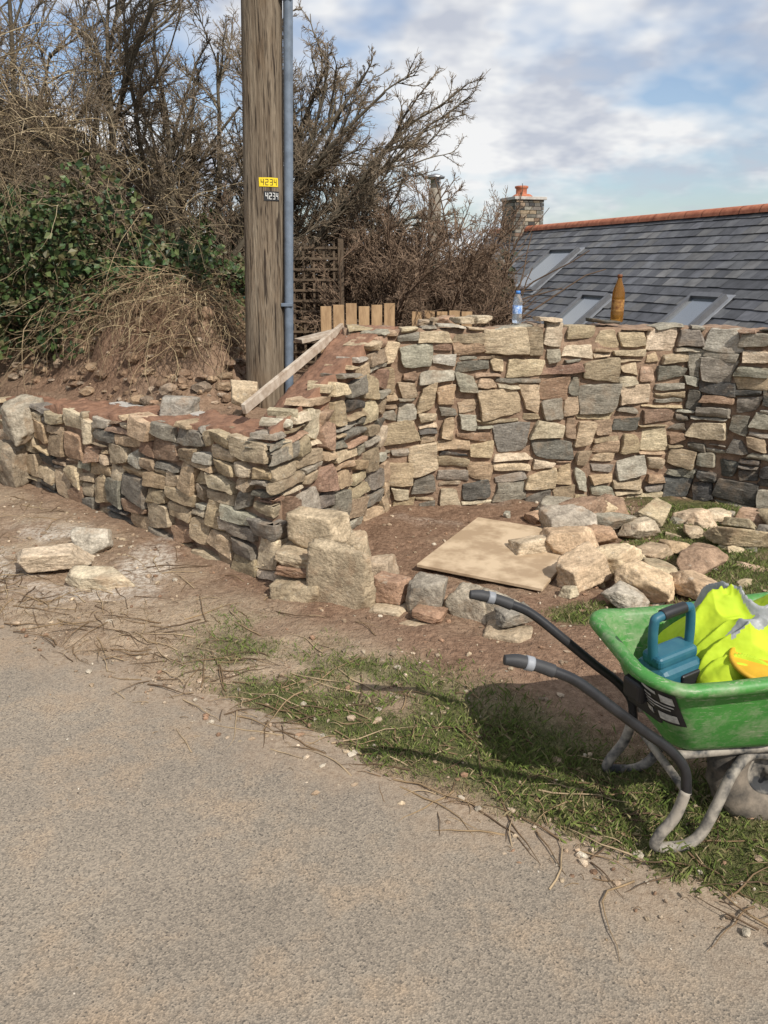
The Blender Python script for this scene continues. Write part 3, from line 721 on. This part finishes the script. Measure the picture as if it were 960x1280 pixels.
M_slate=pm('slate',(.75,.75,.75),(1.25,1.25,1.25),7,.6,.3,.003,60,attr=True,spec=.4)
def slates():
    r=R(100); acc=Acc(); ex=.20; w=.27
    a_=[];s_=[]
    rows=int(SM/ex)
    for j in range(rows):
        off=(j%2)*w/2
        for a in np.arange(A0+off,A1-w/2,w): a_.append(a);s_.append(j*ex)
    a=np.array(a_);s=np.array(s_); keep=np.ones(len(a),bool)
    for wa,ws,hw,hs in wins: keep&=~((a+w>wa-hw+.02)&(a<wa+hw-.02)&(s+ex>ws-hs+.02)&(s<ws+hs-.02))
    a,s=a[keep],s[keep]; n=len(a); g=.004; jo=r.uniform(-.003,.004,n); js=r.uniform(-.008,.008,n)
    top=.006+0*jo; bot=.020+jo
    cs=[RF(a+g,s,top),RF(a+w-g,s,top),RF(a+w-g,s+ex+js,bot),RF(a+g,s+ex+js,bot),RF(a+w-g,s+ex+js,bot-.012),RF(a+g,s+ex+js,bot-.012)]
    V=np.stack(cs,1).reshape(-1,3); base=(np.arange(n)*6)[:,None]
    F=np.vstack([base+np.array([[0,1,2,3]]),base+np.array([[3,2,4,5]])])
    c=np.array([(.080,.082,.091),(.10,.102,.108),(.068,.070,.078),(.12,.118,.117)])[r.randint(4,size=n)]*r.uniform(.75,1.25,(n,1))
    patch=fbm(np.stack([a*.8,s*1.2,0*a],-1),3); c=c*(1+.3*patch[:,None])
    acc.add(V,F,np.repeat(c,6,0)); acc.out('slates',M_slate,smooth=False,parent=house)
slates()
M_und=plain('roof_underlay',(.05,.05,.055),.8)
for sde in (0,1):
    V=[RF(A0,0,0,sde),RF(A1,0,0,sde),RF(A1,SM,0,sde),RF(A0,SM,0,sde)]; V+=[v-np.array([0,0,.12]) for v in V]
    F=[[0,1,2,3],[7,6,5,4],[0,4,5,1],[1,5,6,2],[2,6,7,3],[3,7,4,0]]
    mesh('roof_deck',V,F,None,M_und if sde==0 else plain('slate_far',(.1,.1,.115),.6),smooth=False,parent=house)
M_ter=pm('terracotta',(.30,.09,.045),(.46,.17,.09),9,.8,.3,.003,60)
acc=Acc(); k=0
for a in np.arange(A0,A1-.1,.45):
    n=9; V=[]
    for aa in (a+.006,a+.444):
        for i in range(n):
            th=math.pi*i/(n-1); d=-pp*math.cos(th)*.13; V.append(P0+rd*aa+d+np.array([0,0,.015-.06+.13*math.sin(th)]))
    F=[[i,i+1,n+i+1,n+i] for i in range(n-1)]
    acc.add(V,F,(1,1,1))
acc.out('ridge_tiles',M_ter,parent=house)
M_fr=plain('window_frame_grey',(.10,.102,.11),.4); M_fl=plain('lead_flashing',(.24,.25,.27),.5)
m,nt,b=newmat('roof_glass'); b.inputs['Base Color'].default_value=(.10,.12,.14,1); b.inputs['Roughness'].default_value=.06; b.inputs['Metallic'].default_value=0.; b.inputs['Specular IOR Level'].default_value=1.; b.inputs['IOR'].default_value=2.3; M_gl=m
Mr=np.stack([rd,sd,nr],1)
for wa,ws,hw,hs in wins:
    for nm,ca,cs,sa,ss,o,so,mm in (('skylight_frame',wa-hw,ws,.07,2*hs+.07,.05,.1,M_fr),('skylight_frame',wa+hw,ws,.07,2*hs+.07,.05,.1,M_fr),('skylight_frame',wa,ws-hs,2*hw-.075,.09,.055,.11,M_fr),('skylight_frame',wa,ws+hs,2*hw-.075,.07,.045,.09,M_fr),
        ('skylight_glass',wa,ws,2*hw-.06,2*hs-.06,.055,.012,M_gl),('flashing',wa,ws,2*hw+.20,2*hs+.22,.017,.012,M_fl)):
        box(nm,RF(ca,cs,o),(sa,ss,so),mm,rot=Mr,parent=house)
M_rend=plain('rendered_wall',(.55,.52,.46),.9,bs=.3)
def hp(a,q,z): return P0+rd*a+pp*q+np.array([0,0,z-P0[2]])
q=3.4; V=[];zb=-3.2; ze=2.4-.8*q-.1
for a in (A0+.2,A1-.15): V+=[hp(a,-q,zb),hp(a,q,zb),hp(a,q,ze),hp(a,0,2.4-.14),hp(a,-q,ze)]
mesh('house_walls',V,[[0,1,2,3,4],[9,8,7,6,5],[1,6,7,2],[0,4,9,5],[0,5,6,1]],None,M_rend,smooth=False,parent=house)
rotH=math.atan2(rd[1],rd[0])
for a in (-6,-2,2,6):
    box('wall_window_frame',hp(a,q+.02,-1.7),(1.1,.08,1.2),M_wh,rotH,parent=house); box('wall_window_glass',hp(a,q+.05,-1.7),(.95,.06,1.05),M_gl,rotH,parent=house)
box('front_door',hp(0,q+.03,-2.1),(.9,.08,2.0),M_gr,rotH,parent=house)
M_chs=pm('chimney_stone',(.75,.75,.75),(1.2,1.2,1.2),20,.9,.6,.01,40,attr=True)
cp=hp(8.2,0,0); r=R(5); acc=Acc()
for j in range(14):
    z=1.9+j*.085; u=-.33
    for sidev in range(4):
        ang=rotH+sidev*math.pi/2; c_,s_=math.cos(ang),math.sin(ang); hwid=.36
        u=-hwid
        while u<hwid-.02:
            w=min(r.uniform(.1,.25),hwid-u); 
            if hwid-u-w<.06: w=hwid-u
            cx,cy=u+w/2,-.33
            acc.add(boxV((cp[0]+c_*cx-s_*cy,cp[1]+s_*cx+c_*cy,z+.04),(w-.012,.08+r.uniform(0,.02),.074),ang),BOXF,pal(r,(.25,.45,.2,.1))*.62); u+=w
acc.out('chimney_stack',M_chs,smooth=False,parent=house)
box('chimney_core',(cp[0],cp[1],2.45),(.66,.66,1.16),M_mortar,rotH,parent=house)
box('chimney_cap',(cp[0],cp[1],3.10),(.84,.84,.07),M_block,rotH,bev=.01,parent=house)
lathe('chimney_pot',[(.17,0),(.17,.05),(.13,.08),(.13,.2),(.16,.22),(.16,.26),(.12,.27)],M_ter,(cp[0]-.05,cp[1],3.13),house)
lathe('chimney_pot_base',[(.26,0),(.24,.05),(.18,.09)],M_ter,(cp[0]-.02,cp[1],3.12),house)
fl=empty('metal_flue_chimney'); M_fl2=plain('flue_render',(.24,.21,.17),.8,bs=.4)
tube('flue_stack',[(1.12,19.4,-2.5),(1.12,19.4,0),(1.12,19.4,3.2)],.14,M_fl2,fl,20)
lathe('flue_cowl',[(.10,0),(.10,.18),(.20,.2),(.22,.24),(.06,.3),(.01,.31)],plain('galvanised_steel',(.35,.36,.37),.4,.8),(1.12,19.4,3.2),fl)

# ------------------------------------------------------------ wheelbarrow
th=math.atan2(.10,.985)
wb=empty('wheelbarrow',(.758,2.155,.0),th)   # local: +x to wheel, -y near side
m,nt,b=newmat('green_tray_plastic'); v=coords(nt)
c=mixc(nt,rng(nt,noise(nt,v,5,4,.7),.35,.7),(.042,.185,.033),(.068,.26,.048))
c=mixc(nt,rng(nt,noise(nt,v,8,4,.85),.46,.66,0,.8),c,(.21,.28,.15))
c=mixc(nt,rng(nt,noise(nt,coords(nt,(1,1,7)),26,4,.8),.57,.67,0,.65),c,(.40,.38,.29))
nt.links.new(c,b.inputs['Base Color']); b.inputs['Roughness'].default_value=.55; bump(nt,b,noise(nt,v,50,3,.6),.2,.002); M_green=m
def rr(u0,u1,hv,rc,n=8):
    pts=[]
    for cx,cy,a0 in ((u1-rc,hv-rc,0),(u0+rc,hv-rc,90),(u0+rc,-hv+rc,180),(u1-rc,-hv+rc,270)):
        for k in range(n): a=rad(a0+90*k/(n-1)); pts.append((cx+rc*math.cos(a),cy+rc*math.sin(a)))
    out=[]
    for i in range(len(pts)):
        p=np.array(pts[i]);q_=np.array(pts[(i+1)%len(pts)]); out.append(p)
        if np.linalg.norm(q_-p)>.06:
            for k in range(1,6): out.append(p+(q_-p)*k/6)
    return np.array(out)
LV=[(0,(.06,.36,.12,.06)),(.03,(.045,.375,.135,.065)),(.10,(.03,.41,.15,.07)),(.5,(-.02,.53,.19,.085)),(.9,(-.068,.64,.222,.10)),(.97,(-.078,.66,.228,.10)),(1.,(-.083,.67,.233,.10)),(1.01,(-.105,.695,.255,.12)),(.98,(-.115,.705,.263,.125)),(.92,(-.117,.707,.265,.125))]
def rimz(x): return .553+.045*sst(0,.7,x)+.022*sst(.02,-.13,x)
def tray():
    V=[];n=None
    for f,(a,b_,h,rc) in LV:
        p=rr(a,b_,h,rc); n=len(p)
        for x,y in p: V.append((x,y,.285+(float(rimz(x))-.285)*f))
    F=[[k*n+i,k*n+(i+1)%n,(k+1)*n+(i+1)%n,(k+1)*n+i] for k in range(len(LV)-1) for i in range(n)]
    F.append(list(range(n))[::-1])
    o=mesh('tray',V,F,None,M_green,parent=wb); s=o.modifiers.new('s','SOLIDIFY'); s.thickness=.005; s.offset=0
tray()
def surf(t,f,o):
    fs=[l[0] for l in LV[:7]]; g=[np.interp(f,fs,[l[1][i] for l in LV[:7]]) for i in range(4)]
    u0,_,h,rc=g
    if t<0: x,y,nx_,ny_=u0,-h+rc-t,-1,0
    elif t<rc*math.pi/2:
        a=math.pi+t/rc; nx_,ny_=math.cos(a),math.sin(a); x,y=u0+rc+rc*nx_,-h+rc+rc*ny_
    else: x,y,nx_,ny_=u0+rc+(t-rc*math.pi/2),-h,0,-1
    z=.285+(float(rimz(x))-.285)*f
    return (x+nx_*o,y+ny_*o,z-.3*o)
def patch(nm,t0,t1,f0,f1,o,mm,n=10):
    V=[];F=[]
    for i in range(n+1):
        for j in range(4): V.append(surf(t0+(t1-t0)*i/n,f0+(f1-f0)*j/3,o))
    F=[[i*4+j,(i+1)*4+j,(i+1)*4+j+1,i*4+j+1] for i in range(n) for j in range(3)]
    mesh(nm,V,F,None,mm,parent=wb)
M_lw=plain('label_grey_print',(.42,.42,.40),.6,var=.3,scale=60)
patch('label',-.02,.105,.42,.83,.006,M_blk)
for t0,t1,f0,f1 in ((-.01,.05,.76,.795),(-.01,.03,.70,.72),(-.01,.09,.655,.67),(-.01,.08,.615,.63),(-.01,.02,.47,.54),(.04,.09,.46,.56),(.06,.095,.70,.79),(-.01,.03,.58,.59)): patch('label_print',t0,t1,f0,f1,.008,M_lw,4)
M_blkt=plain('black_tube',(.02,.02,.022),.4,var=.3,bs=.1)
M_mud=pm('mud_spattered_steel',(.035,.036,.038),(.30,.265,.22),11,.65,.3,.002,60,lo=.42,hi=.58)
M_grip=plain('rubber_grip',(.035,.035,.037),.6,bs=.2)
for s in (-1,1):
    y=.2*s; k0=1.03 if s<0 else 1.15
    tube('handle_tube',[(-.36,y*k0,.605),(-.28,y*k0,.565),(-.18,y*1.05,.485),(-.08,y*.98,.40),(.0,y*.95,.335),(.05,y*.95,.27),(.065,y*.95,.19)],.0145,M_blkt,wb)
    tube('leg_loop',[(.062,y*.95,.20),(.04,y*.95,.12),(.0,y*.95,.06),(-.01,y*.95,.025),(.025,y*.95,.016),(.085,y*.93,.018),(.13,y*.9,.05),(.17,y*.85,.13),(.22,y*.72,.215),(.29,y*.5,.24),(.36,y*.42,.225),(.42,y*.42,.19)],.0160,M_mud,wb,n=90)
    tube('grip',[(-.475,y*k0,.637),(-.44,y*k0,.632),(-.39,y*k0,.617),(-.345,y*k0,.598)],[.013,.018,.0165,.018],M_grip,wb,18)
    tube('grip_band',[(-.42,y*k0,.6265),(-.40,y*k0,.6205)],.0195,M_fl,wb,18,n=4)
tube('cross_brace',[(.06,-.19,.20),(.06,0,.20),(.06,.19,.20)],.012,M_mud,wb)
tube('under_rail',[(.05,-.13,.275),(.25,-.11,.268),(.42,-.1,.262)],.014,M_mud,wb); tube('under_rail',[(.05,.13,.275),(.25,.11,.268),(.42,.1,.262)],.014,M_mud,wb)
def wheel():
    M_ty=pm('muddy_tyre',(.045,.04,.035),(.22,.18,.14),12,.85,.5,.004,60)
    V=[];F=[];n=56;prof=[(.085,.026),(.10,.034),(.135,.044),(.165,.042),(.185,.030),(.192,.012),(.192,-.012),(.185,-.030),(.165,-.042),(.135,-.044),(.10,-.034),(.085,-.026)]
    m=len(prof); wx=.385; wz=.172; y0=-.06
    for i in range(n):
        a=2*math.pi*i/n
        for j,(r_,w) in enumerate(prof):
            r2=(r_+(.006 if (i%3==0 and 3<=j<=8) else 0))*.97; V.append((wx+r2*math.cos(a),y0+w,wz+r2*math.sin(a)))
    F=[[i*m+j,((i+1)%n)*m+j,((i+1)%n)*m+(j+1)%m,i*m+(j+1)%m] for i in range(n) for j in range(m)]
    mesh('tyre',V,F,None,M_ty,parent=wb)
    V=[];prof=[(.002,.03),(.022,.032),(.024,.012),(.06,.010),(.078,.024),(.09,.027),(.09,-.027),(.078,-.024),(.06,-.010),(.024,-.012),(.022,-.032),(.002,-.03)];m=len(prof)
    for i in range(n):
        a=2*math.pi*i/n
        for r_,w in prof: V.append((wx+r_*.97*math.cos(a),y0+w,wz+r_*.97*math.sin(a)))
    F=[[i*m+j,((i+1)%n)*m+j,((i+1)%n)*m+j+1,i*m+j+1] for i in range(n) for j in range(m-1)]
    mesh('rim',V,F,None,M_mud,parent=wb)
    tube('axle',[(wx,-.12,wz+.01),(wx,0,wz),(wx,.1,wz+.01)],.009,M_mud,wb)
wheel()
radio=empty('power_tool'); radio.parent=wb; radio.location=(.050,-.045,.435); radio.rotation_euler=(.05,-.12,.35)
M_teal=pm('teal_plastic',(.012,.085,.135),(.03,.12,.16),16,.5,.15,.002,80)
box('tool_body',(0,0,.05),(.16,.12,.12),M_teal,bev=.026,parent=radio)
box('tool_base',(.01,0,-.02),(.20,.14,.05),M_blk,bev=.012,parent=radio)
box('tool_shoulder',(.0,0,.122),(.145,.075,.04),M_teal,bev=.014,parent=radio)
box('tool_nose',(-.095,.01,.04),(.07,.075,.07),M_blk,bev=.014,parent=radio)
box('tool_panel',(.02,-.058,.06),(.07,.02,.05),M_blk,bev=.006,parent=radio)
hp_=[(-.060,0,.11),(-.065,0,.18),(-.062,0,.238),(-.045,0,.252),(.05,0,.252),(.068,0,.238),(.072,0,.18),(.068,0,.11)]
tube('carry_handle',hp_,.0135,M_teal,radio,16)
tube('handle_grip',[(-.035,0,.254),(.0,0,.255),(.045,0,.254)],.0165,M_blk,radio,16)
o=lathe('motor_vent',[(.024,0),(.026,.006),(.02,.010),(.008,.011)],M_blk,(0,0,0),radio); o.location=(-.045,-.06,.05); o.rotation_euler=(rad(90),0,0)
box('battery',(.105,0,.04),(.05,.08,.08),M_blk,bev=.01,parent=radio)
tube('power_cord',[(-.1,-.05,.0),(-.05,-.10,.02),(.03,-.11,.05),(.1,-.09,.02)],.005,M_blk,radio)
def jacket():
    m,nt,b=newmat('hi_vis_fabric'); v=coords(nt); c=mixc(nt,rng(nt,noise(nt,v,7,3,.6),.3,.7),(.34,.47,.012),(.50,.62,.022))
    nt.links.new(c,b.inputs['Base Color']); b.inputs['Roughness'].default_value=.8; bump(nt,b,noise(nt,v,20,2,.5),.5,.015)
    m2=pm('reflective_tape',(.20,.21,.21),(.32,.33,.33),18,.45,.4,.01,30)
    nu_,nv_=200,150
    U,W=np.meshgrid(np.linspace(0,1,nu_),np.linspace(0,1,nv_))
    x=.10+U*.46; y=-.175+W*.36
    P_=np.stack([x*6+W*1.5,y*7,0*x],-1)
    Wp=P_+np.stack([.7*vn(P_*.9,31),.7*vn(P_*.9,32),0*x],-1)
    cr=lambda k,s,an:(1-np.abs(vn(Wp*np.array([k,k*an,1])+3.3,s)))
    r1=cr(.9,5,.45)**4; r2=cr(1.0,6,2.2)**4; r3=cr(2.2,7,1.3)**3
    rx,ry=U*2-1,W*2-1
    q_=np.clip(1-np.abs(rx)**4,0,1)**.5*np.clip(1-np.abs(ry)**4,0,1)**.5
    z=.465+.13*q_+.055*np.exp(-((x-.26)/.12)**2-((y-.05)/.13)**2)*q_+q_*(.06*(r1-.3)+.05*(r2-.3)+.024*(r3-.4))
    x=x+.03*vn(P_*.8,15)*q_; y=y+.03*vn(P_*.8,16)*q_; y=np.clip(y,-.182,.19)
    idx=np.arange(x.size).reshape(x.shape); F=np.stack([idx[:-1,:-1],idx[:-1,1:],idx[1:,1:],idx[1:,:-1]],-1).reshape(-1,4)
    k1=(.9*U+.40*W+.10*vn(P_*.6,19)); k2=W-.36-.25*(U-.5)+.05*vn(P_*.7,20)
    mi=(np.abs(k1-.62)<.045)|((np.abs(k2)<.05)&(k1<.62)&(U>.22))
    mi=mi[:-1,:-1].reshape(-1).astype(int)
    o=mesh('hi_vis_jacket',np.stack([x,y,z],-1).reshape(-1,3),F,None,None,mats=[m,m2],midx=mi,parent=wb)
    s=o.modifiers.new('s','SOLIDIFY'); s.thickness=.004
jacket()
M_yb=plain('yellow_plastic',(.55,.31,.02),.5)
o=lathe('yellow_bucket_lid',[(.0,0),(.070,0),(.080,.004),(.082,.014),(.074,.018),(.066,.010),(.0,.010)],M_yb,(0,0,0),wb); o.location=(.25,-.145,.548); o.rotation_euler=(.28,.10,0)

# ------------------------------------------------------------ light, sky, camera
az,el=math.atan2(.56,-.83),rad(43)
sv=Vector((math.sin(az)*math.cos(el),math.cos(az)*math.cos(el),math.sin(el)))
sun=bpy.data.lights.new('sun','SUN'); sun.energy=5.0; sun.angle=rad(.5); sun.color=(1,.95,.86)
so=bpy.data.objects.new('sun',sun); scene.collection.objects.link(so); so.rotation_euler=(-sv).to_track_quat('-Z','Y').to_euler(); so.location=(5,-5,12)
w=bpy.data.worlds.new('World'); scene.world=w; w.use_nodes=True; nt=w.node_tree; bg=nt.nodes['Background']
sky=N(nt,'ShaderNodeTexSky'); sky.sky_type='NISHITA'; sky.sun_disc=False; sky.sun_elevation=el; sky.sun_rotation=az; sky.dust_density=1.0
tc=N(nt,'ShaderNodeTexCoord'); sp=N(nt,'ShaderNodeSeparateXYZ'); nt.links.new(tc.outputs['Generated'],sp.inputs[0])
az_=N(nt,'ShaderNodeMath'); az_.operation='MAXIMUM'; nt.links.new(sp.outputs[2],az_.inputs[0]); az_.inputs[1].default_value=0
ad=N(nt,'ShaderNodeMath'); ad.operation='ADD'; nt.links.new(az_.outputs[0],ad.inputs[0]); ad.inputs[1].default_value=.34
dv=N(nt,'ShaderNodeVectorMath'); dv.operation='DIVIDE'; nt.links.new(tc.outputs['Generated'],dv.inputs[0]); nt.links.new(ad.outputs[0],dv.inputs[1])
mp=N(nt,'ShaderNodeMapping'); nt.links.new(dv.outputs[0],mp.inputs[0]); mp.inputs['Location'].default_value=(7.3,1.1,0); mp.inputs['Scale'].default_value=(1,1,1.2)
n1=noise(nt,mp.outputs[0],1.9,4,.6); n2=noise(nt,mp.outputs[0],3.4,4,.62)
f=rng(nt,n1,.39,.54,.08,.97)
cc=mixc(nt,rng(nt,n2,.40,.58),(6.8,7.2,8.2),(11.2,11.2,11.2))
skc=mixc(nt,1.,sky.outputs[0],(1.45,1.5,1.6),'MULTIPLY')
cf=mixc(nt,f,skc,cc)
nt.links.new(cf,bg.inputs[0]); bg.inputs[1].default_value=.082
cam=bpy.data.cameras.new('camera'); co=bpy.data.objects.new('camera',cam); scene.collection.objects.link(co)
co.location=(0,0,1.6); co.rotation_euler=(rad(90-16.7),0,0); cam.sensor_fit='VERTICAL'; cam.sensor_height=36; cam.lens=29; cam.clip_start=.05; cam.clip_end=1500
scene.camera=co
scene.view_settings.view_transform='Standard'; scene.view_settings.look='None'; scene.view_settings.exposure=0
